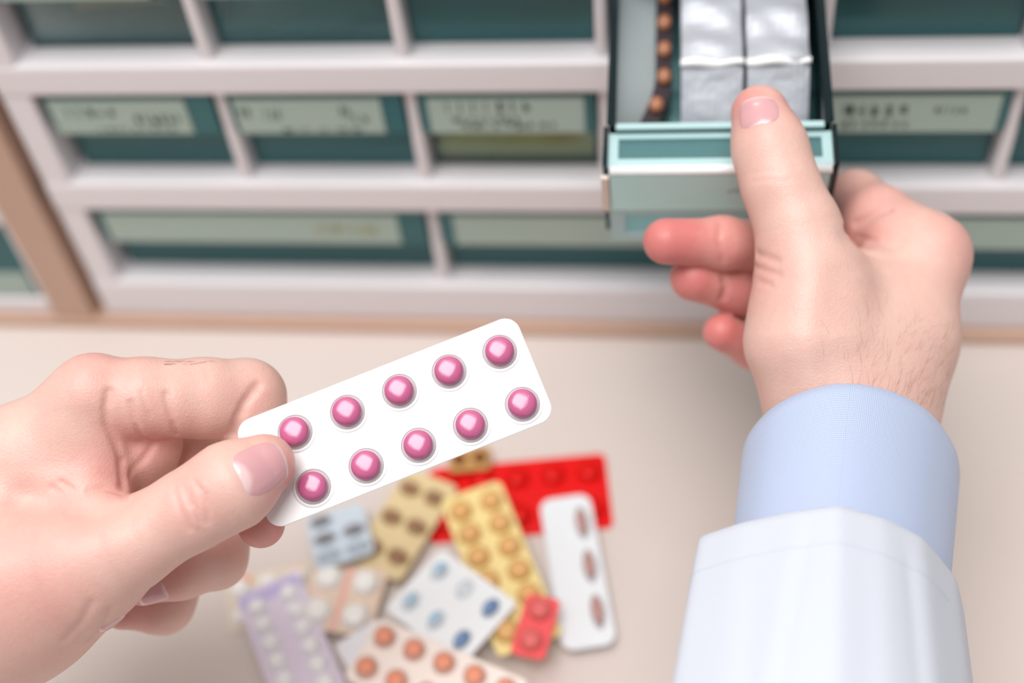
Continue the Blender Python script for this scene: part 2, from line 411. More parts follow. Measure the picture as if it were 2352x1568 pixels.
mp = N(M_bl, 'ShaderNodeMapping'); mp.inputs['Rotation'].default_value = (0, 0, math.radians(45)); L.new(uvn.outputs[0], mp.inputs[0])
L.new(mp.outputs[0], ck.inputs['Vector']); bp = N(M_bl, 'ShaderNodeBump'); bp.inputs['Strength'].default_value = .28; bp.inputs['Distance'].default_value = .0002
L.new(ck.outputs['Fac'], bp.inputs['Height']); L.new(bp.outputs['Normal'], bs.inputs['Normal'])
sheet('foil_sheet', BW, BH, .0045, .0006, M_bl, held)
M_pink = mottled('pink_tablet', srgb(206, 106, 152), srgb(200, 98, 144), 400, .22, **{'Coat Weight': .6})
dome_h = lathe_mesh('bubble', DOME, 40, M_dome); pill_h = lathe_mesh('tablet', PILL, 40, M_pink)
def on_plane(px, py):
    q = ray(px, py); tt = ((c0-CAM)@uz)/(q@uz); p = CAM+q*tt-c0; return p@ux, p@uy
cells = []
for px, py in [(679, 990), (799, 944), (918, 896), (1032, 851), (1148, 806), (721, 1115), (842, 1067), (962, 1020), (1081, 974), (1200, 926)]:
    x, y = on_plane(px, py+3); cells.append((x, y, .0051, .0051, 0, True))
cells_on(held, cells, .0006, dome_h, pill_h, .0036, .0032)
# raised collar at the foot of every bubble
colr = lathe_mesh('bubble_rim', [(.0047, .0006), (.0050, .0010), (.0055, .0010), (.0059, .0007), (.0060, .0005)], 40, M_bl)
for x, y, *_ in cells:
    o = bpy.data.objects.new('bubble_rim', colr); COL.objects.link(o); o.parent = held; o.location = (x, y, 0)

# --- packs strewn on the counter
def pack(label, tl, tr, bl, z, w, h, r, sheet_mat, grid, dome_r, dome_hh, dome_mat, pill_mat, pill_frac, th=.0006, tiltx=0, tilty=0, pround=False, skip=(), pillset=None, name='blister_pack', mx=.0, my=.0, rot90=False, extra=None, pfr=.68):
    A, B, C = onZ(*tl, z), onZ(*tr, z), onZ(*bl, z)
    ux = B-A; ux[2] = 0; ux /= np.linalg.norm(ux); uz = np.array([0, 0, 1.]); uy = np.cross(uz, ux)
    c = A+ux*w/2-uy*h/2
    m = frame(c, ux, uy, uz) @ Euler((tiltx, tilty, 0)).to_matrix().to_4x4()
    root = empty(name, mat=m); tag(root, label, 'blister pack')
    sheet('foil_sheet', w, h, r, th, sheet_mat, root)
    nx, ny = grid; dm = lathe_mesh('bubble', DOME, 28, dome_mat)
    pm = lathe_mesh('tablet', ROUND if pround else PILL, 24, pill_mat) if pill_mat else None
    cs = []
    for j in range(ny):
        for i in range(nx):
            if (i, j) in skip: continue
            x = -w/2+mx+(w-2*mx)*(i+.5)/nx; y = h/2-my-(h-2*my)*(j+.5)/ny
            has = pillset is None or (i, j) in pillset
            cs.append((x, y, dome_r[0], dome_r[1], 0, has))
    cells_on(root, cs, th, dm, pm, dome_hh, dome_hh*pill_frac, pfr=pfr)
    if extra: extra(root, w, h, th)
    return root
def colour(n, c, r=.35, **k): return principled(n, srgb(*c), r, **k)
def tinted(n, c, df=.35): 
    q = srgb(*c); return clear(n, tuple(math.sqrt(v) for v in q[:3])+(1,), .5, .08, q, df)

pack('bright red blister pack, furthest back of the pile on the counter', (985, 1078), (1386, 1042), (1000, 1240), .0002, .0765, .0375, .003,
     colour('red_sheet', (232, 8, 8), .25), (5, 2), (.0052, .0052), .004, tinted('red_bubble', (250, 40, 36)), colour('red_pill', (245, 70, 62), .2), .7)
pack('amber edged pack peeping out above the red pack', (1030, 1034), (1128, 1024), (1034, 1066), .0046, .018, .012, .002,
     colour('amber_sheet', (196, 150, 90)), (2, 1), (.003, .003), .002, tinted('amber_bubble', (170, 110, 70)), colour('amber_pill', (120, 80, 70)), .7)
pack('beige blister pack with dark brown tablets, beside the yellow pack', (938, 1074), (1062, 1122), (795, 1285), .0050, .0250, .0500, .003,
     colour('beige_sheet', (226, 204, 158)), (2, 3), (.0050, .0036), .0034, tinted('beige_bubble', (226, 200, 160), .25), colour('brown_pill', (146, 70, 58)), .8, mx=.0005, my=.002)
pack('pale yellow blister pack with two columns of orange ringed tablets', (1010, 1150), (1146, 1104), (1196, 1508), .0095, .0265, .0760, .003,
     colour('yellow_sheet', (246, 226, 158)), (2, 6), (.0050, .0050), .004, tinted('yellow_bubble', (252, 214, 150), .45), colour('peach_pill', (254, 222, 196)), .75, my=.003)
pack('silver white pack with three long reddish capsules, at the right end of the pile', (1238, 1150), (1362, 1132), (1300, 1508), .0055, .0212, .0690, .005,
     colour('silverwhite_sheet', (236, 240, 244), .2), (2, 3), (.0027, .0076), .0045, tinted('frost_bubble', (240, 242, 244), .2), colour('red_capsule', (204, 122, 104)), .8, pround=True, skip={(0, 0), (0, 1), (0, 2)}, my=.004, pfr=.8)
pack('small coral red pack of two tablets lying across the yellow pack end', (1212, 1362), (1288, 1378), (1182, 1498), .0142, .0135, .0260, .0025,
     colour('coral_sheet', (246, 92, 96), .3), (1, 2), (.0046, .0046), .004, tinted('coral_bubble', (254, 150, 146), .5), colour('coral_pill', (252, 150, 146)), .75)
pack('grey blue pack with dark oblong tablets, half under the held blister pack', (700, 1192), (838, 1150), (755, 1312), .0098, .0245, .0260, .003,
     colour('greyblue_sheet', (206, 218, 228), .3), (2, 3), (.0050, .0026), .003, tinted('greyblue_bubble', (225, 230, 236), .25), colour('dark_pill', (96, 50, 52)), .8, skip={(1, 0)}, pillset={(0, 0), (1, 1), (0, 1)})
def pinkbars(root, w, h, th):
    Boxes().add(-.0010, .0010, -h*.46, h*.46, th, th+.0002).build('pink_stripe', colour('pink_bar', (240, 176, 166)), root)
pack('beige pink pack with four big white tablets, behind the lavender pack', (728, 1288), (900, 1312), (712, 1442), .0052, .0310, .0300, .003,
     colour('beigepink_sheet', (232, 208, 188)), (2, 2), (.0058, .0058), .0042, colour('whitish_bubble', (250, 248, 244), .4), colour('white_pill', (248, 246, 240)), .8, extra=pinkbars)
pack('cream pack with white tablets and orange print, mostly hidden under the lavender pack', (520, 1330), (712, 1290), (540, 1440), .0003, .0350, .0260, .003,
     colour('cream_sheet', (230, 216, 198)), (3, 2), (.0042, .0042), .003, colour('cream_bubble', (250, 248, 243), .4), colour('cream_pill', (246, 244, 238)), .8,
     extra=lambda root, w, h, th: [Boxes().add(x, x+.005, y, y+.0028, th, th+.0002).build('orange_print', colour('orange_ink', (240, 150, 110)), root) for x, y in ((-.012, .009), (.009, .009), (.011, -.004))])
def purpleband(root, w, h, th):
    Boxes().add(-w*.46, w*.46, h/2-.0075, h/2-.0020, th, th+.0002).build('purple_band', colour('purple_ink', (196, 184, 226)), root)
pack('lavender blister pack with white tablets and purple end band, at the left of the pile', (540, 1372), (684, 1308), (640, 1650), .0060, .0270, .0620, .003,
     colour('lavender_sheet', (226, 214, 232), .3), (2, 6), (.0038, .0038), .0032, colour('lav_bubble', (250, 249, 250), .4), colour('lav_pill', (248, 248, 244)), .8, extra=purpleband, my=.005)
pack('white blister pack with blue and white capsules, in the middle of the pile', (882, 1398), (1022, 1252), (1010, 1560), .0143, .0335, .0400, .003,
     colour('white_sheet', (247, 250, 252), .2), (2, 3), (.0044, .0028), .0034, tinted('white_bubble', (242, 247, 252), .18), colour('blue_capsule', (10, 120, 186), .25), .8, pfr=.9, pround=True, pillset={(1, 2), (0, 2)},
     extra=lambda root, w, h, th: [Boxes().add(x-.0022, x+.0022, y-.0012, y+.0012, th+.0040, th+.0043).build('blue_mark', colour('pale_blue_ink', (160, 205, 232)), root) for x, y in ((-.0086, .0), (.0086, .0125), (-.0086, .0125))])
pack('blank white pack corner showing left of the orange tablet pack', (768, 1482), (870, 1420), (840, 1560), .0144, .0200, .0230, .003,
     colour('plainwhite_sheet', (240, 240, 246), .3), (1, 1), (.0035, .0035), .002, tinted('plain_bubble', (240, 240, 246), .3), None, .8)
pack('white and orange blister pack with orange tablets, nearest pack in the pile', (872, 1418), (1240, 1575), (800, 1555), .0190, .0640, .0270, .003,
     colour('peachwhite_sheet', (252, 240, 232), .25), (5, 2), (.0046, .0046), .0042, tinted('peach_bubble', (255, 244, 238), .2), colour('orange_pill', (246, 134, 56), .25), .82, pfr=.74)

# ------------------------------------------------------------------ signed distance modelling for the hands
def cone(a, ra, b, rb, flat=None):
    a = np.asarray(a, float); b = np.asarray(b, float); ba = b-a; l2 = max(ba@ba, 1e-12)
    if flat is not None:
        n = np.asarray(flat[0], float); n = n/np.linalg.norm(n); s = flat[1]
    def f(p):
        pa = p-a
        tt = np.clip(pa@ba/l2, 0, 1)
        q = pa-tt[:, None]*ba
        if flat is not None:
            q = q+(s-1)*(q@n)[:, None]*n
        return np.sqrt((q*q).sum(1))-(ra+(rb-ra)*tt)
    return f
def smin(a, b, k):
    h = np.maximum(k-np.abs(a-b), 0)/k
    return np.minimum(a, b)-h*h*k*.25
def su(k, *fs):
    def f(p):
        d = fs[0](p)
        for g in fs[1:]: d = smin(d, g(p), k)
        return d
    return f
def PR(px, py, dep, rpx): return W(px, py, dep), rpx*dep/F
def chain(pts, k=.004, flat=None):
    """pts: list of (px,py,depth,radius px) -> tapered limb"""
    q = [PR(*p) for p in pts]
    fs = [cone(q[i][0], q[i][1], q[i+1][0], q[i+1][1], flat) for i in range(len(q)-1)]
    return su(k, *fs)
def polydist(p, pts):
    d = np.full(len(p), 1e9)
    for i in range(len(pts)-1):
        a, ba = pts[i], pts[i+1]-pts[i]; l2 = max(ba@ba, 1e-14)
        pa = p-a; tt = np.clip(pa@ba/l2, 0, 1); q = pa-tt[:, None]*ba
        d = np.minimum(d, np.sqrt((q*q).sum(1)))
    return d
def march(f, px, py, t0=.27, t1=.52):
    q = ray(px, py); n = np.linalg.norm(q); tt = t0
    for _ in range(200):
        d = f((CAM+q*tt)[None])[0]
        if d < 2e-5: return CAM+q*tt
        tt += d*.7/n
        if tt > t1: return None
    return CAM+q*tt
def grad(f, p, e=2e-4):
    g = np.stack([f(p+np.eye(3)[i]*e)-f(p-np.eye(3)[i]*e) for i in range(3)], 1)
    return g/np.maximum(np.linalg.norm(g, axis=1, keepdims=True), 1e-9)
def displaced(f, lines):
    """lines: (list of px points, width m, amplitude m (+ carves, - raises))"""
    prep = []
    for pts, w, amp in lines:
        amp = amp*(1.5 if w < .0016 else 1.0)
        P = [march(f, *q) for q in pts]; P = [q for q in P if q is not None]
        if len(P) > 1:
            P = np.array(P)
            prep.append((P, w, amp, P.min(0)-4*w, P.max(0)+4*w))
    def g(p):
        d = f(p).copy()
        for P, w, amp, lo, hi in prep:
            m = np.all((p > lo) & (p < hi), axis=1)
            if m.any():
                dd = polydist(p[m], P); d[m] += amp*np.exp(-(dd/w)**2)
        return d
    return g
def surface(f, lo, hi, h):
    lo = np.asarray(lo); n = np.ceil((np.asarray(hi)-lo)/h/4).astype(int)*4
    ax = [lo[i]+h*np.arange(n[i]+1) for i in range(3)]
    cax = [a[::4] for a in ax]
    G = np.stack(np.meshgrid(*cax, indexing='ij'), -1).reshape(-1, 3)
    cd = f(G).reshape([len(a) for a in cax])
    near = np.abs(cd) < 4*h*2.2
    V = np.repeat(np.repeat(np.repeat(cd, 4, 0), 4, 1), 4, 2)[:n[0]+1, :n[1]+1, :n[2]+1]
    # nearest coarse sample value; refine where near the surface
    cell = np.zeros_like(near)
    cell |= near
    for axk in range(3):
        s = np.roll(cell, 1, axk); s2 = np.roll(cell, -1, axk); cell = cell | s | s2
    fm = np.repeat(np.repeat(np.repeat(cell, 4, 0), 4, 1), 4, 2)[:n[0]+1, :n[1]+1, :n[2]+1]
    V = V.copy(); idx = np.argwhere(fm)
    pts = lo+idx*h
    vals = np.empty(len(pts))
    for s in range(0, len(pts), 400000): vals[s:s+400000] = f(pts[s:s+400000])
    V[fm] = vals
    S = V < 0
    nx, ny, nz = n
    cnt = np.zeros((nx, ny, nz), int)
    for dx in (0, 1):
        for dy in (0, 1):
            for dz in (0, 1): cnt += S[dx:dx+nx, dy:dy+ny, dz:dz+nz]
    act = (cnt > 0) & (cnt < 8)
    ci = np.argwhere(act); vid = -np.ones((nx, ny, nz), int); vid[act] = np.arange(len(ci))
    acc = np.zeros((len(ci), 3)); num = np.zeros(len(ci))
    corners = [(0,0,0),(1,0,0),(0,1,0),(1,1,0),(0,0,1),(1,0,1),(0,1,1),(1,1,1)]
    for i in range(8):
        for j in range(i+1, 8):
            a, b = np.array(corners[i]), np.array(corners[j])
            if np.abs(a-b).sum() != 1: continue
            va = V[tuple((ci+a).T)]; vb = V[tuple((ci+b).T)]
            m = (va < 0) != (vb < 0)
            tt = va[m]/(va[m]-vb[m])
            acc[m] += a+(b-a)*tt[:, None]; num[m] += 1
    P = lo+(ci+acc/num[:, None])*h
    F_ = []
    for axk in range(3):
        a1, a2 = (axk+1) % 3, (axk+2) % 3
        sl0 = [slice(None)]*3; sl1 = [slice(None)]*3; sl0[axk] = slice(0, n[axk]); sl1[axk] = slice(1, n[axk]+1)
        A = S[tuple(sl0)]; B = S[tuple(sl1)]
        e = np.argwhere(A != B)
        e = e[(e[:, a1] > 0) & (e[:, a1] < n[a1]) & (e[:, a2] > 0) & (e[:, a2] < n[a2])]
        fl = A[tuple(e.T)]
        q = []
        for o1, o2 in ((-1, -1), (0, -1), (0, 0), (-1, 0)):
            c = e.copy(); c[:, a1] += o1; c[:, a2] += o2; q.append(vid[tuple(c.T)])
        q = np.stack(q, 1); q[~fl] = q[~fl][:, ::-1]
        F_.append(q)
    Q = np.concatenate(F_); Q = Q[(Q >= 0).all(1)]
    for _ in range(3):
        d = f(P); P = P-np.clip(d, -h, h)[:, None]*grad(f, P)*.9
    return P, Q
def np_mesh(name, P, Q, mat, parent):
    me = bpy.data.meshes.new(name)
    me.vertices.add(len(P)); me.vertices.foreach_set('co', P.astype(np.float32).ravel())
    me.loops.add(Q.size); me.loops.foreach_set('vertex_index', Q.astype(np.int32).ravel())
    me.polygons.add(len(Q)); me.polygons.foreach_set('loop_start', np.arange(0, Q.size, 4, dtype=np.int32))
    me.polygons.foreach_set('loop_total', np.full(len(Q), 4, np.int32))
    me.update(calc_edges=True); me.validate()
    me.polygons.foreach_set('use_smooth', [True]*len(me.polygons))
    return link(name, me, mat, parent)
def set_flush(o, P, blobs):
    v = np.zeros(len(P))
    for c, r, a in blobs:
        if c is None: continue
        v = np.maximum(v, a*np.exp(-((P-c)**2).sum(1)/(r*r)))
    at = o.data.attributes.new('flush', 'FLOAT', 'POINT'); at.data.foreach_set('value', v.astype(np.float32))

def skin_material(name, base, red):
    m = principled(name, base, .42); nt = m.node_tree; L = nt.links; bs = nt.nodes['Principled BSDF']
    bs.inputs['Subsurface Weight'].default_value = .20; bs.inputs['Subsurface Radius'].default_value = (1, .35, .22)
    bs.inputs['Subsurface Scale'].default_value = .0035; bs.inputs['Specular IOR Level'].default_value = .40
    at = N(m, 'ShaderNodeAttribute', attribute_name='flush'); tc = N(m, 'ShaderNodeTexCoord')
    nz = N(m, 'ShaderNodeTexNoise'); nz.inputs['Scale'].default_value = 95; nz.inputs['Detail'].default_value = 5
    n2 = N(m, 'ShaderNodeTexNoise'); n2.inputs['Scale'].default_value = 420; n2.inputs['Detail'].default_value = 4
    L.new(tc.outputs['Object'], nz.inputs['Vector']); L.new(tc.outputs['Object'], n2.inputs['Vector'])
    ad = N(m, 'ShaderNodeMath', operation='MULTIPLY_ADD'); ad.inputs[1].default_value = .9; ad.inputs[2].default_value = -.34
    L.new(nz.outputs['Fac'], ad.inputs[0])
    a2 = N(m, 'ShaderNodeMath', operation='MULTIPLY_ADD'); a2.inputs[1].default_value = .5; L.new(n2.outputs['Fac'], a2.inputs[0]); L.new(ad.outputs[0], a2.inputs[2])
    sm = N(m, 'ShaderNodeMath', operation='MULTIPLY_ADD'); sm.use_clamp = True; sm.inputs[1].default_value = .36
    L.new(a2.outputs[0], sm.inputs[0]); L.new(at.outputs['Fac'], sm.inputs[2])
    mx = N(m, 'ShaderNodeMix', data_type='RGBA'); mx.inputs['A'].default_value = base; mx.inputs['B'].default_value = red
    L.new(sm.outputs[0], mx.inputs['Factor']); L.new(mx.outputs['Result'], bs.inputs['Base Color'])
    vo = N(m, 'ShaderNodeTexVoronoi'); vo.inputs['Scale'].default_value = 1500; L.new(tc.outputs['Object'], vo.inputs['Vector'])
    n3 = N(m, 'ShaderNodeTexNoise'); n3.inputs['Scale'].default_value = 700; n3.inputs['Detail'].default_value = 4; L.new(tc.outputs['Object'], n3.inputs['Vector'])
    s3 = N(m, 'ShaderNodeMath', operation='ADD'); L.new(vo.outputs['Distance'], s3.inputs[0]); L.new(n3.outputs['Fac'], s3.inputs[1])
    bp = N(m, 'ShaderNodeBump'); bp.inputs['Strength'].default_value = .30; bp.inputs['Distance'].default_value = .00022
    L.new(s3.outputs[0], bp.inputs['Height']); L.new(bp.outputs['Normal'], bs.inputs['Normal'])
    return m
SK_BASE = srgb(229, 194, 181); SK_RED = srgb(212, 126, 122)
M_skin = skin_material('skin', SK_BASE, SK_RED)
def nail_material(name, bed, pale):
    m = principled(name, bed, .25); L = m.node_tree.links; bs = m.node_tree.nodes['Principled BSDF']
    bs.inputs['Coat Weight'].default_value = .4; bs.inputs['Subsurface Weight'].default_value = .15; bs.inputs['Subsurface Scale'].default_value = .002
    at = N(m, 'ShaderNodeAttribute', attribute_name='pale'); mx = N(m, 'ShaderNodeMix', data_type='RGBA')
    mx.inputs['A'].default_value = bed; mx.inputs['B'].default_value = pale
    L.new(at.outputs['Fac'], mx.inputs['Factor']); L.new(mx.outputs['Result'], bs.inputs['Base Color']); return m
M_nail = nail_material('fingernail', srgb(214, 162, 166), srgb(232, 208, 208))
def nail(f, parent, cpx, tipdir, wid, length, lunula=.25, free=.06, lift=.00040, normal=None):
    """curved nail plate laid on the finger surface f; tipdir = direction in px towards the finger tip"""
    c = march(f, *cpx)
    n = grad(f, c[None], 6e-4)[0] if normal is None else normal/np.linalg.norm(normal)
    td = RIGHT*tipdir[0]+DOWN*tipdir[1]; td = td-n*(td@n); td /= np.linalg.norm(td)
    sd = np.cross(n, td)
    R, S = 14, 48; pts = [(0, 0, 0)]
    for i in range(1, R+1):
        r = i/R
        for s in range(S):
            a = 2*math.pi*s/S; ca, sa = math.cos(a), math.sin(a); e = 2/3.4
            x = math.copysign(abs(ca)**e, ca)*r; y = math.copysign(abs(sa)**e, sa)*r
            pts.append((x, y, r))
    pts = np.array(pts)
    base = c+sd*(pts[:, :1]*wid/2)+td*(pts[:, 1:2]*length/2)+n*.004
    P = base.copy()
    for _ in range(60): P = P-n*(f(P)*.6)[:, None]
    P = P+n*(lift*(1-pts[:, 2]**6)-.00022*pts[:, 2]**6)[:, None]
    # keep the free edge proud
    fr = np.clip((pts[:, 1]-.75)/.25, 0, 1); P = P+n*(fr*.00035)[:, None]
    fs = [(0, 1+s, 1+(s+1) % S) for s in range(S)]
    for i in range(1, R):
        a0 = 1+(i-1)*S; b0 = 1+i*S
        for s in range(S): fs.append((a0+s, b0+s, b0+(s+1) % S, a0+(s+1) % S))
    o = pymesh('fingernail', P, fs, M_nail, parent, smooth=True)
    bm = bmesh.new(); bm.from_mesh(o.data); bmesh.ops.recalc_face_normals(bm, faces=bm.faces)
    ns = sum((fa.normal for fa in bm.faces), Vector())
    if ns.dot(Vector(n)) < 0: bmesh.ops.reverse_faces(bm, faces=bm.faces)
    bm.to_mesh(o.data); bm.free()
    x, y = pts[:, 0], pts[:, 1]
    lun = np.clip(((-1+2*lunula)-.55*x*x*1.0-y)/.18+.5, 0, 1)*.75
    fre = np.clip((y-(1-2*free)+.10*(x*x))/.05, 0, 1)
    at = o.data.attributes.new('pale', 'FLOAT', 'POINT'); at.data.foreach_set('value', np.maximum(lun, fre).astype(np.float32))
    return o
def hairs(name, f, parent, pxs, mat, lmin, lmax, dirf, th=.000035):
    vs, fs = [], []
    for px, py in pxs:
        p = march(f, px, py)
        if p is None: continue
        n = grad(f, p[None])[0]; dx, dy = dirf(px, py); tdir = RIGHT*dx+DOWN*dy; tdir = tdir-n*(tdir@n); tdir /= np.linalg.norm(tdir)+1e-9
        side = np.cross(n, tdir); L_ = random.uniform(lmin, lmax); bend = random.uniform(-.5, .5)
        b0 = len(vs); K = 5
        for k in range(K+1):
            u = k/K; q = p+tdir*L_*u+n*(L_*(.32*u-.28*u*u)+.00003)+side*bend*L_*u*u*.5
            r = th*(1-.75*u)
            for a in range(3): vs.append(q+r*(math.cos(a*2.094)*n+math.sin(a*2.094)*side))
        for k in range(K):
            for a in range(3): fs.append((b0+k*3+a, b0+k*3+(a+1) % 3, b0+k*3+3+(a+1) % 3, b0+k*3+3+a))
    o = pymesh(name, vs, fs, mat, parent); tag(o, kind='stuff'); return o
M_hair = principled('arm_hair', srgb(128, 96, 76), .5)

person = empty('person', tuple(W(1176, 1700, .34)))
tag(person, 'person in white coat and blue shirt, holding a blister pack and pulling a drawer', 'person')
bpy.context.view_layer.update()
PIV = person.matrix_world.inverted()

# ---------------- left hand
def left_hand():
    thumb = chain([(20, 1345, .3545, 215), (190, 1295, .346, 142), (300, 1248, .3425, 106), (450, 1164, .3405, 88), (535, 1113, .3413, 95), (612, 1064, .3446, 66)], .006)
    thumb_d = chain([(300, 1248, .3425, 106), (450, 1164, .3405, 88), (535, 1113, .3413, 95), (608, 1066, .3440, 70)], .005)
    front = su(.010,
        chain([(-420, 1420, .352, 215), (-150, 1150, .360, 150), (40, 1050, .358, 112), (214, 908, .354, 77)], .006),
        chain([(-420, 1420, .352, 230), (20, 1345, .3545, 215)], .006),
        chain([(20, 1160, .366, 150), (150, 1090, .362, 120), (205, 1045, .3585, 74)], .006),
        chain([(214, 908, .354, 77), (218, 1000, .3565, 66), (222, 1085, .357, 58), (210, 1150, .355, 60)], .006))
    deep = su(.006, chain([(290, 945, .3640, 80), (326, 1015, .3660, 80), (322, 1058, .3700, 76)], .006),
        chain([(-150, 1250, .385, 200), (255, 975, .380, 86)], .006),
        chain([(-150, 1300, .395, 190), (215, 1060, .398, 82)], .006),
        chain([(-150, 1350, .400, 170), (180, 1150, .412, 74)], .006))
    thenar = chain([(20, 1345, .3545, 215), (190, 1295, .346, 142), (300, 1248, .3425, 106)], .006)
    palm = su(.0025, su(.012, front, thenar), deep)
    ip = chain([(214, 908, .354, 77), (400, 917, .3575, 88)], .005)
    idx = chain([(214, 908, .354, 77), (330, 913, .3555, 87), (470, 914, .3618, 87), (566, 914, .3690, 87)], .004)
    idx2 = chain([(566, 914, .3690, 85), (590, 1040, .3680, 66), (600, 1130, .3632, 60), (600, 1204, .3590, 54)], .003)
    index = su(.0035, idx, idx2)
    mid = chain([(255, 975, .380, 84), (420, 1050, .385, 80), (535, 1110, .388, 72), (500, 1285, .378, 62), (420, 1312, .3695, 58), (330, 1340, .3650, 50)], .004)
    ring = chain([(215, 1060, .398, 80), (450, 1210, .404, 70), (375, 1385, .392, 66), (285, 1395, .383, 50)], .004)
    pink = chain([(180, 1150, .412, 72), (330, 1270, .418, 60), (270, 1370, .410, 52), (200, 1370, .402, 44)], .004)
    f = su(.004, palm, ip)
    f = su(.0016, f, thumb_d, index)
    f = su(.0010, f, mid, ring, pink)
    return f
fl0 = left_hand()
lineL = [
    # thumb knuckle wrinkles
    ([(400, 1120), (408, 1150), (425, 1195), (437, 1215)], .0007, .00032), ([(418, 1112), (430, 1145), (452, 1180), (460, 1200)], .0006, .00026),
    ([(445, 1105), (470, 1130), (476, 1170), (478, 1200)], .0007, .00030), ([(432, 1120), (440, 1150), (448, 1170)], .0005, .0002),
    ([(462, 1112), (468, 1125)], .0006, -.0002), ([(440, 1170), (452, 1205)], .0008, -.0003),
    # index finger flexion crease and base folds
    ([(533, 996), (545, 960), (560, 930), (582, 898), (592, 886)], .0013, .0010),
    ([(405, 1000), (396, 965), (388, 935), (382, 905)], .0010, .0006), ([(300, 925), (310, 970), (326, 1005), (352, 1020)], .0008, .00055),
    ([(325, 900), (335, 930), (345, 955)], .0006, .0003), ([(250, 900), (243, 940), (246, 975), (268, 1020), (280, 1060)], .0011, .0008),
    ([(352, 1020), (330, 1055), (300, 1090)], .0010, .0006), ([(280, 1060), (284, 1110), (283, 1140)], .0012, .0008),
    # web between thumb and forefinger
    ([(90, 1162), (130, 1158), (165, 1162), (200, 1172), (240, 1165), (280, 1150)], .0022, .0011), ([(205, 1128), (240, 1122), (275, 1130)], .0009, .0004),
    ([(120, 1120), (160, 1145), (190, 1165)], .0010, .0004), ([(140, 1105), (170, 1128), (195, 1150)], .0008, .0003), ([(95, 1135), (140, 1150), (185, 1166)], .0008, .0003),
    ([(60, 1090), (130, 1100), (200, 1090)], .0050, -.0007), ([(50, 1148), (130, 1160), (210, 1178), (280, 1165)], .0048, .0022),
    # dorsal knuckle of index
    ([(205, 845), (250, 838), (320, 838)], .0040, -.0003), ([(470, 845), (480, 870)], .0008, .0001),
    # heel of thumb
    ([(252, 1400), (235, 1440), (205, 1470)], .0012, .0005), ([(210, 1385), (190, 1425), (150, 1470)], .0012, .00035),
]
fl = displaced(fl0, lineL)
lo = np.min([W(-330, 1700, .30), W(700, 800, .44), W(-330, 780, .44), W(700, 1700, .30), W(-330, 1700, .44), W(700, 800, .30)], axis=0)-.004
hi = np.max([W(-330, 1700, .30), W(700, 800, .44), W(-330, 780, .44), W(700, 1700, .30), W(-330, 1700, .44), W(700, 800, .30)], axis=0)+.004
HV = .00075
P, Q = surface(fl, lo, hi, HV)
lh = np_mesh('hand', P, Q, M_skin, person); lh.matrix_parent_inverse = PIV
lh['label'] = 'bare left hand pinching the blister pack'
set_flush(lh, P, [(W(640, 1080, .342), .010, .55), (W(600, 1215, .36), .012, .75), (W(450, 1160, .335), .009, .35), (W(330, 985, .358), .014, .45), (W(245, 1100, .352), .014, .40),
                  (W(150, 1150, .345), .012, .3), (W(300, 1350, .36), .014, .5), (W(270, 1400, .38), .012, .5), (W(40, 1330, .33), .022, .3), (W(590, 900, .352), .010, .3), (W(240, 850, .35), .014, .25)])
nail(fl, lh, (603, 1074), (.90, -.42), .0140, .0150, .22, .05)
nail(fl, lh, (352, 1368), (-.95, .25), .0085, .0085, .15, .12)
nail(fl, lh, (262, 1432), (-.95, .15), .0075, .0075, .15, .12)
hairs('finger_hair', fl, lh, [(random.uniform(370, 490), random.uniform(829, 838)) for _ in range(26)], M_hair, .0016, .0034, lambda x, y: (.9, -.5))

# ---------------- right hand
def right_hand():
    thumb = chain([(1862, 660, .3800, 112), (1832, 520, .3800, 90), (1792, 425, .3810, 82), (1768, 340, .3830, 80), (1745, 262, .3850, 66)], .005)
    thenar = chain([(1862, 660, .3800, 112), (1858, 780, .3790, 138), (1902, 930, .3800, 124)], .006)
    metac = chain([(2130, 588, .4010, 84), (2082, 770, .3930, 106), (1998, 930, .3860, 124)], .006)
    fill = chain([(1975, 690, .3960, 118), (1985, 820, .3900, 140), (1955, 930, .3850, 140)], .006)
    deep = su(.008, chain([(2105, 690, .428, 82), (1985, 930, .395, 120)]), chain([(2050, 775, .447, 76), (1970, 940, .400, 110)]), chain([(1985, 850, .452, 68), (1950, 950, .400, 100)]))
    fore = su(.008, chain([(1902, 930, .3800, 122), (1915, 1085, .384, 132), (1905, 1480, .345, 170)]), chain([(1998, 930, .3860, 122), (1995, 1085, .386, 136), (1960, 1480, .347, 175)]))
    palm = su(.014, thenar, metac, fill, deep); palm = su(.010, palm, fore)
    ix = chain([(2128, 585, .4020, 82), (2020, 505, .4150, 74), (1964, 462, .4340, 69)], .004)
    ixd = chain([(1964, 462, .4340, 66), (1846, 520, .4530, 58), (1700, 565, .4540, 50)], .004)
    md = chain([(2105, 690, .428, 78), (1830, 575, .4165, 66), (1660, 558, .4000, 57), (1530, 554, .3945, 53)], .004)
    rg = chain([(2050, 775, .447, 72), (1830, 725, .4300, 62), (1690, 662, .4130, 55), (1593, 637, .4050, 55)], .004)
    pk = chain([(1985, 850, .452, 64), (1820, 850, .4300, 52), (1730, 798, .4180, 46), (1657, 762, .4110, 43)], .004)
    f = su(.010, palm, thumb, chain([(2128, 585, .4020, 82), (2060, 535, .4080, 78)]))
    f = su(.0022, f, su(.004, ix, ixd))
    f = su(.0012, f, md); f = su(.0010, f, rg, pk)
    return f
fr0 = right_hand()
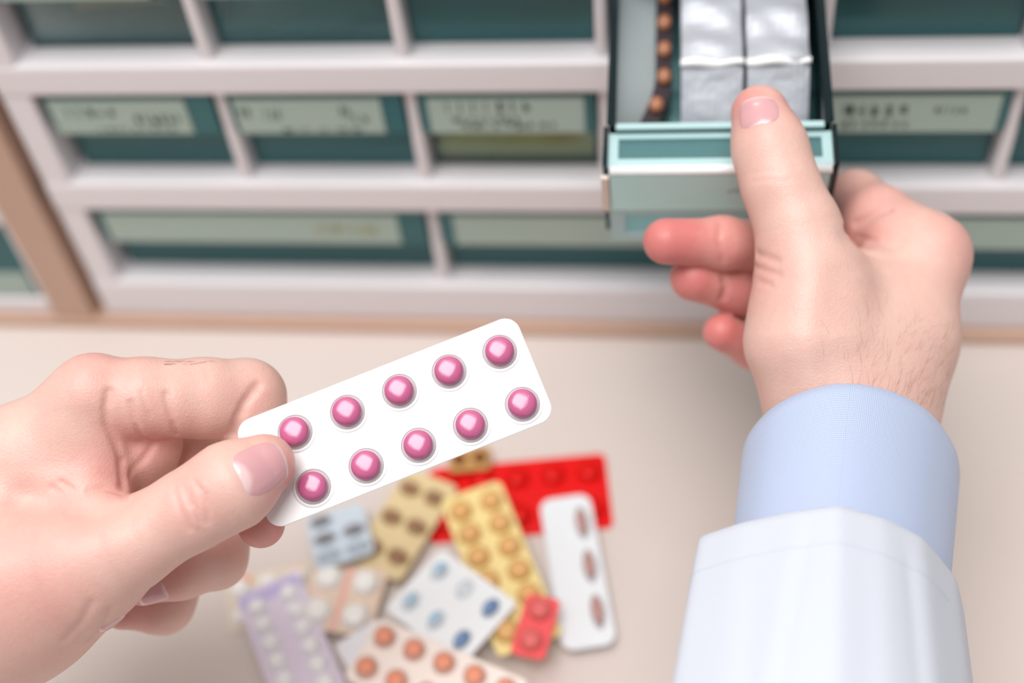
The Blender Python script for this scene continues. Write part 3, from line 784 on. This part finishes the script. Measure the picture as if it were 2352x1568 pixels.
lineR = [
    ([(1738, 583), (1760, 590), (1785, 600)], .0012, .0005), ([(1732, 610), (1755, 620), (1790, 632)], .0011, .0004), ([(1728, 640), (1750, 648), (1770, 655)], .0010, .0003),
    ([(1944, 524), (1965, 514), (2000, 497), (2040, 482)], .0012, .0010), ([(1940, 545), (2000, 560), (2060, 560)], .0030, .0006),
    ([(1945, 530), (1970, 545), (2010, 552)], .0009, .0004), ([(1990, 580), (2040, 595), (2080, 590)], .0030, .0004),
    ([(1663, 640), (1668, 660), (1660, 685)], .0012, .0009), ([(1722, 400), (1760, 392), (1800, 396)], .0008, .0001), ([(1728, 418), (1765, 412), (1810, 415)], .0008, .0001),
    ([(1655, 512), (1650, 550), (1660, 600)], .0010, .00035),
    ([(1930, 640), (1900, 760), (1900, 900)], .0060, .0007), ([(1870, 600), (1850, 780), (1880, 900)], .0060, -.0006),
    ([(2180, 560), (2200, 600)], .006, -.0006),
]
fr = displaced(fr0, lineR)
cs = [W(x, y, dd) for x in (1440, 2250) for y in (170, 1420) for dd in (.33, .48)]
lo = np.min(cs, axis=0); hi = np.max(cs, axis=0)
# only keep the box the hand really needs
keep = [W(*q) for q in [(1470, 150, .37), (1470, 560, .44), (2260, 560, .47), (1850, 900, .48), (1690, 1420, .31), (2180, 1420, .31), (1950, 1400, .38), (1740, 190, .36), (1600, 860, .43), (1950, 1200, .30)]]
lo = np.min(keep, axis=0)-.006; hi = np.max(keep, axis=0)+.006
P2, Q2 = surface(fr, lo, hi, .00085)
rh = np_mesh('hand', P2, Q2, M_skin, person); rh.matrix_parent_inverse = PIV
rh['label'] = 'right hand gripping the drawer front with thumb on top'
set_flush(rh, P2, [(W(1530, 554, .39), .020, 1.0), (W(1640, 560, .395), .016, .7), (W(1594, 643, .40), .012, .95), (W(1690, 670, .405), .014, .7), (W(1657, 762, .407), .012, .95), (W(1720, 800, .41), .012, .7),
                   (W(1700, 230, .378), .010, .6), (W(1800, 240, .38), .008, .35), (W(1960, 440, .41), .020, .35), (W(1960, 530, .40), .010, .5), (W(2190, 570, .395), .012, .35), (W(1745, 620, .375), .010, .3)])
nail(fr, rh, (1740, 257), (-.16, -.98), .0130, .0100, .10, .05)
def wr_dir(x, y): return ((x-1955)/300+random.uniform(-.3, .3), -.55+random.uniform(-.5, .3))
hp = []
while len(hp) < 240:
    x = random.uniform(1890, 2190); y = random.uniform(690, 945)
    if random.random() < ((y-640)/300)**2*max(.08, (x-1900)/260): hp.append((x, y))
hairs('arm_hair', fr, rh, hp, M_hair, .003, .0070, wr_dir, .000022)

# ---------------- sleeves of the right arm
AX = np.array([-.02, -.714, .70])                    # arm direction in (right, down, forward)
def sleeve_ring(cpx, cpy, dep, rx, rn, shape, nseg=96, axn=(.0, -.70, -.714), skew=None):
    """closed ring round the arm: rx across the picture, rn towards the viewer"""
    c = W(cpx, cpy, dep); xh = RIGHT; nh = M @ np.array(axn)
    out = []
    for s in range(nseg):
        a = 2*math.pi*s/nseg; r = shape(a)
        ca, sa = math.cos(a), math.sin(a)
        q = c+xh*rx*ca*r+nh*rn*sa*r
        if skew: q = q+skew(a)
        out.append(q)
    return out
def loft(name, rings, mat, parent, close_last=False, uvs=None, thick=.0008):
    n = len(rings[0]); vs = [p for r in rings for p in r]; fs = []
    for k in range(len(rings)-1):
        for s in range(n): fs.append((k*n+s, k*n+(s+1) % n, (k+1)*n+(s+1) % n, (k+1)*n+s))
    o = pymesh(name, vs, fs, mat, parent, smooth=True)
    bm = bmesh.new(); bm.from_mesh(o.data); bmesh.ops.recalc_face_normals(bm, faces=bm.faces); bm.to_mesh(o.data); bm.free()
    uv = o.data.uv_layers.new(name='UVMap')
    for pl in o.data.polygons:
        ks = [o.data.loops[l].vertex_index for l in pl.loop_indices]
        ss = [v % n for v in ks]; wrap = max(ss)-min(ss) > n/2
        for l, v in zip(pl.loop_indices, ks):
            s = v % n; s = s+n if (wrap and s < n/2) else s
            uv.data[l].uv = (s/n*uvs[0], (v//n)/(len(rings)-1)*uvs[1])
    m = o.modifiers.new('solid', 'SOLIDIFY'); m.thickness = thick; m.offset = -1
    o.matrix_parent_inverse = PIV if parent is person else Matrix.Identity(4)
    return o
def weave(name, c1, c2, scale, rough=.8, bump=.25):
    m = principled(name, c1, rough); L = m.node_tree.links; bs = m.node_tree.nodes['Principled BSDF']
    bs.inputs['Sheen Weight'].default_value = .15
    uvn = N(m, 'ShaderNodeUVMap'); w1 = N(m, 'ShaderNodeTexWave'); w2 = N(m, 'ShaderNodeTexWave', bands_direction='Y')
    w1.inputs['Scale'].default_value = scale; w2.inputs['Scale'].default_value = scale*.8
    L.new(uvn.outputs[0], w1.inputs[0]); L.new(uvn.outputs[0], w2.inputs[0])
    ml = N(m, 'ShaderNodeMath', operation='MULTIPLY'); L.new(w1.outputs['Fac'], ml.inputs[0]); L.new(w2.outputs['Fac'], ml.inputs[1])
    mx = N(m, 'ShaderNodeMix', data_type='RGBA'); mx.inputs['A'].default_value = c1; mx.inputs['B'].default_value = c2
    L.new(ml.outputs[0], mx.inputs['Factor']); L.new(mx.outputs['Result'], bs.inputs['Base Color'])
    bp = N(m, 'ShaderNodeBump'); bp.inputs['Strength'].default_value = bump; bp.inputs['Distance'].default_value = .0001
    L.new(ml.outputs[0], bp.inputs['Height']); L.new(bp.outputs['Normal'], bs.inputs['Normal']); return m
M_cuff = weave('blue_shirt_weave', srgb(164, 180, 214), srgb(218, 226, 241), .50)
M_coat = principled('white_coat_cotton', srgb(208, 214, 226), .85, **{'Sheen Weight': .05}); bump_noise(M_coat, 2500, .12, .0002, 2)
axw = M @ (AX/np.linalg.norm(AX))
def closed_spline(P, n, tight=False):
    """n points along a closed loop through P (polygon with softened corners when tight, else Catmull-Rom)"""
    P = np.array(P); m = len(P); out = []
    for s in range(n):
        u = s/n*m; i = int(u); f_ = u-i
        p0, p1, p2, p3 = P[(i-1) % m], P[i % m], P[(i+1) % m], P[(i+2) % m]
        if tight: out.append(p1+(p2-p1)*f_)
        else: out.append(.5*(2*p1+(p2-p0)*f_+(2*p0-5*p1+4*p2-p3)*f_**2+(3*p1-p0-3*p2+p3)*f_**3))
    out = np.array(out)
    for _ in range(tight or 0): out = (np.roll(out, 1, 0)+2*out+np.roll(out, -1, 0))/4
    return out
def tube(rim, axis, length, n, end_scale, fold=None):
    c = rim.mean(0); out = []
    for k in range(n+1):
        u = k/n; sc = 1+(end_scale-1)*u
        r = c+(rim-c)*sc+axis*length*u
        if fold is not None: r = r+(r-(c+axis*length*u))*np.array([fold(s/len(rim), u) for s in range(len(rim))])[:, None]
        out.append(r)
    return out
cuff_rim = closed_spline([W(1955, 881, .3560), W(2065, 905, .3585), W(2150, 962, .3640), W(2202, 1060, .3730), W(2186, 1170, .3880), W(2090, 1235, .4010), W(1955, 1250, .4060),
                          W(1820, 1225, .4010), W(1728, 1140, .3890), W(1706, 1035, .3740), W(1757, 950, .3645), W(1850, 897, .3585)], 132)
ce = W(1922, 1400, .3480)-W(1955, 1080, .3815)
rings = tube(cuff_rim, ce, 1.0, 14, .93)
axw = -ce/np.linalg.norm(ce)
cc = np.mean(rings[0], axis=0)
inner = [[cc+(p-cc)*.93-axw*.0006 for p in rings[0]]]
rim0 = [[cc+(p-cc)*.975+axw*.0005 for p in rings[0]]]
cuff = loft('shirt_cuff', inner+rim0+rings, M_cuff, person, uvs=(205, 68), thick=.0004)
cuff['label'] = 'light blue woven shirt cuff'
# stitched seam on the cuff
def seam(name, pts_fn, mat, parent, n=70, gap=2, r=.00016):
    vs, fs = [], []
    P_ = [pts_fn(i/n) for i in range(n+1)]
    for i in range(0, n, gap):
        a, b_ = P_[i], P_[i]+(P_[i+1]-P_[i])*.9; tdir = (b_-a); tdir /= np.linalg.norm(tdir)
        s1 = np.cross(tdir, FWD); s1 /= np.linalg.norm(s1); s2 = np.cross(tdir, s1); b0 = len(vs)
        for q in (a, b_):
            for k in range(5): an = k*1.2566; vs.append(q+r*(math.cos(an)*s1+math.sin(an)*s2))
        for k in range(5): fs.append((b0+k, b0+(k+1) % 5, b0+5+(k+1) % 5, b0+5+k))
        fs += [tuple(b0+k for k in range(5))[::-1], tuple(b0+5+k for k in range(5))]
    return pymesh(name, vs, fs, mat, parent)
# coat sleeve
coat_rim = closed_spline([W(1925, 1161, .3190), W(2030, 1190, .3215), W(2122, 1236, .3265), W(2198, 1330, .3400), W(2220, 1430, .3600), W(2090, 1500, .3720), W(1900, 1520, .3760),
                          W(1740, 1490, .3720), W(1640, 1400, .3560), W(1596, 1236, .3340), W(1700, 1201, .3270), W(1815, 1176, .3215)], 192, 7)
ce2 = W(1880, 1830, .2900)-W(1893, 1380, .3450)
def fold(a, u):
    def b_(c_, wd): 
        q = (a-c_+.5) % 1-.5; return math.exp(-(q/wd)**2)
    w_ = max(0, u-.06); w_ = min(1, w_*5)
    r = -.016*b_(.952-.035*u, .012)*w_+.006*b_(.93-.035*u, .02)*w_-.012*b_(.128+.01*u, .014)*w_-.010*b_(.86+.02*u, .018)*w_*u-.008*b_(.05, .02)*w_*u
    return r+.006*math.sin(2*math.pi*(3*a+.8*u))*u*u
rings = tube(coat_rim, ce2, 2.2, 60, 1.06, lambda a, u: fold(a, u*2.2))
axw = -ce2/np.linalg.norm(ce2)
cc = np.mean(rings[0], axis=0)
inner = [[cc+(p-cc)*.94-axw*.004 for p in rings[0]], [cc+(p-cc)*.965-axw*.0002 for p in rings[0]], [cc+(p-cc)*.988+axw*.0005 for p in rings[0]]]
coat = loft('coat_sleeve', inner+rings, M_coat, person, uvs=(230, 120), thick=.0005)
coat['label'] = 'white cotton coat sleeve'
M_thread = principled('white_thread', srgb(190, 198, 212), .8)
ring5 = np.array(rings[6])
def hem(u):
    n_ = len(ring5); a = (.70+.52*u) % 1; x = a*n_; i = int(x) % n_; fr_ = x-int(x)
    q = ring5[i]*(1-fr_)+ring5[(i+1) % n_]*fr_; return q+(q-ring5.mean(0))*.004
sm_ = seam('hem_stitching', hem, M_thread, coat, 150, 2, .00009)

# ------------------------------------------------------------------ light
def area(name, loc, target, size, power, col=(1, 1, 1)):
    l = bpy.data.lights.new(name, 'AREA'); l.shape = 'RECTANGLE'; l.size = size[0]; l.size_y = size[1]; l.energy = power; l.color = col
    o = bpy.data.objects.new(name, l); COL.objects.link(o); o.location = loc
    o.rotation_euler = (Vector(target)-Vector(loc)).to_track_quat('-Z', 'Y').to_euler(); return o
area('ceiling_softbox', (-.22, -.50, 1.95), (0, -.08, .12), (1.4, 1.2), 41, (1, .985, .97))
w = bpy.data.worlds.new('room_light'); scn.world = w; w.use_nodes = True
wn = w.node_tree; bg = wn.nodes['Background']
tcw = wn.nodes.new('ShaderNodeTexCoord'); vm = wn.nodes.new('ShaderNodeVectorMath'); vm.operation = 'DOT_PRODUCT'
vm.inputs[1].default_value = (-.05, .30, .95); wn.links.new(tcw.outputs['Generated'], vm.inputs[0])
cr = wn.nodes.new('ShaderNodeMapRange'); cr.inputs['From Min'].default_value = -.5; cr.inputs['From Max'].default_value = .9
cr.inputs['To Min'].default_value = .06; cr.inputs['To Max'].default_value = .47; wn.links.new(vm.outputs['Value'], cr.inputs['Value'])
bg.inputs[0].default_value = (1.0, .98, .97, 1); wn.links.new(cr.outputs[0], bg.inputs[1])

# ------------------------------------------------------------------ camera
cam = bpy.data.cameras.new('camera'); co = bpy.data.objects.new('camera', cam); COL.objects.link(co)
co.matrix_world = frame(CAM, RIGHT, -DOWN, -FWD)
cam.sensor_width = 36; cam.lens = F/2352*36; cam.clip_start = .01
cam.dof.use_dof = True; cam.dof.focus_distance = .352; cam.dof.aperture_fstop = cam.lens/10.5
scn.camera = co
scn.view_settings.view_transform = 'Standard'; scn.view_settings.look = 'None'; scn.view_settings.gamma = 1.0
scn.view_settings.use_curve_mapping = False; scn.view_settings.exposure = 0.0
scn.cycles.use_denoising = True
scn.cycles.transparent_max_bounces = 32; scn.cycles.max_bounces = 12
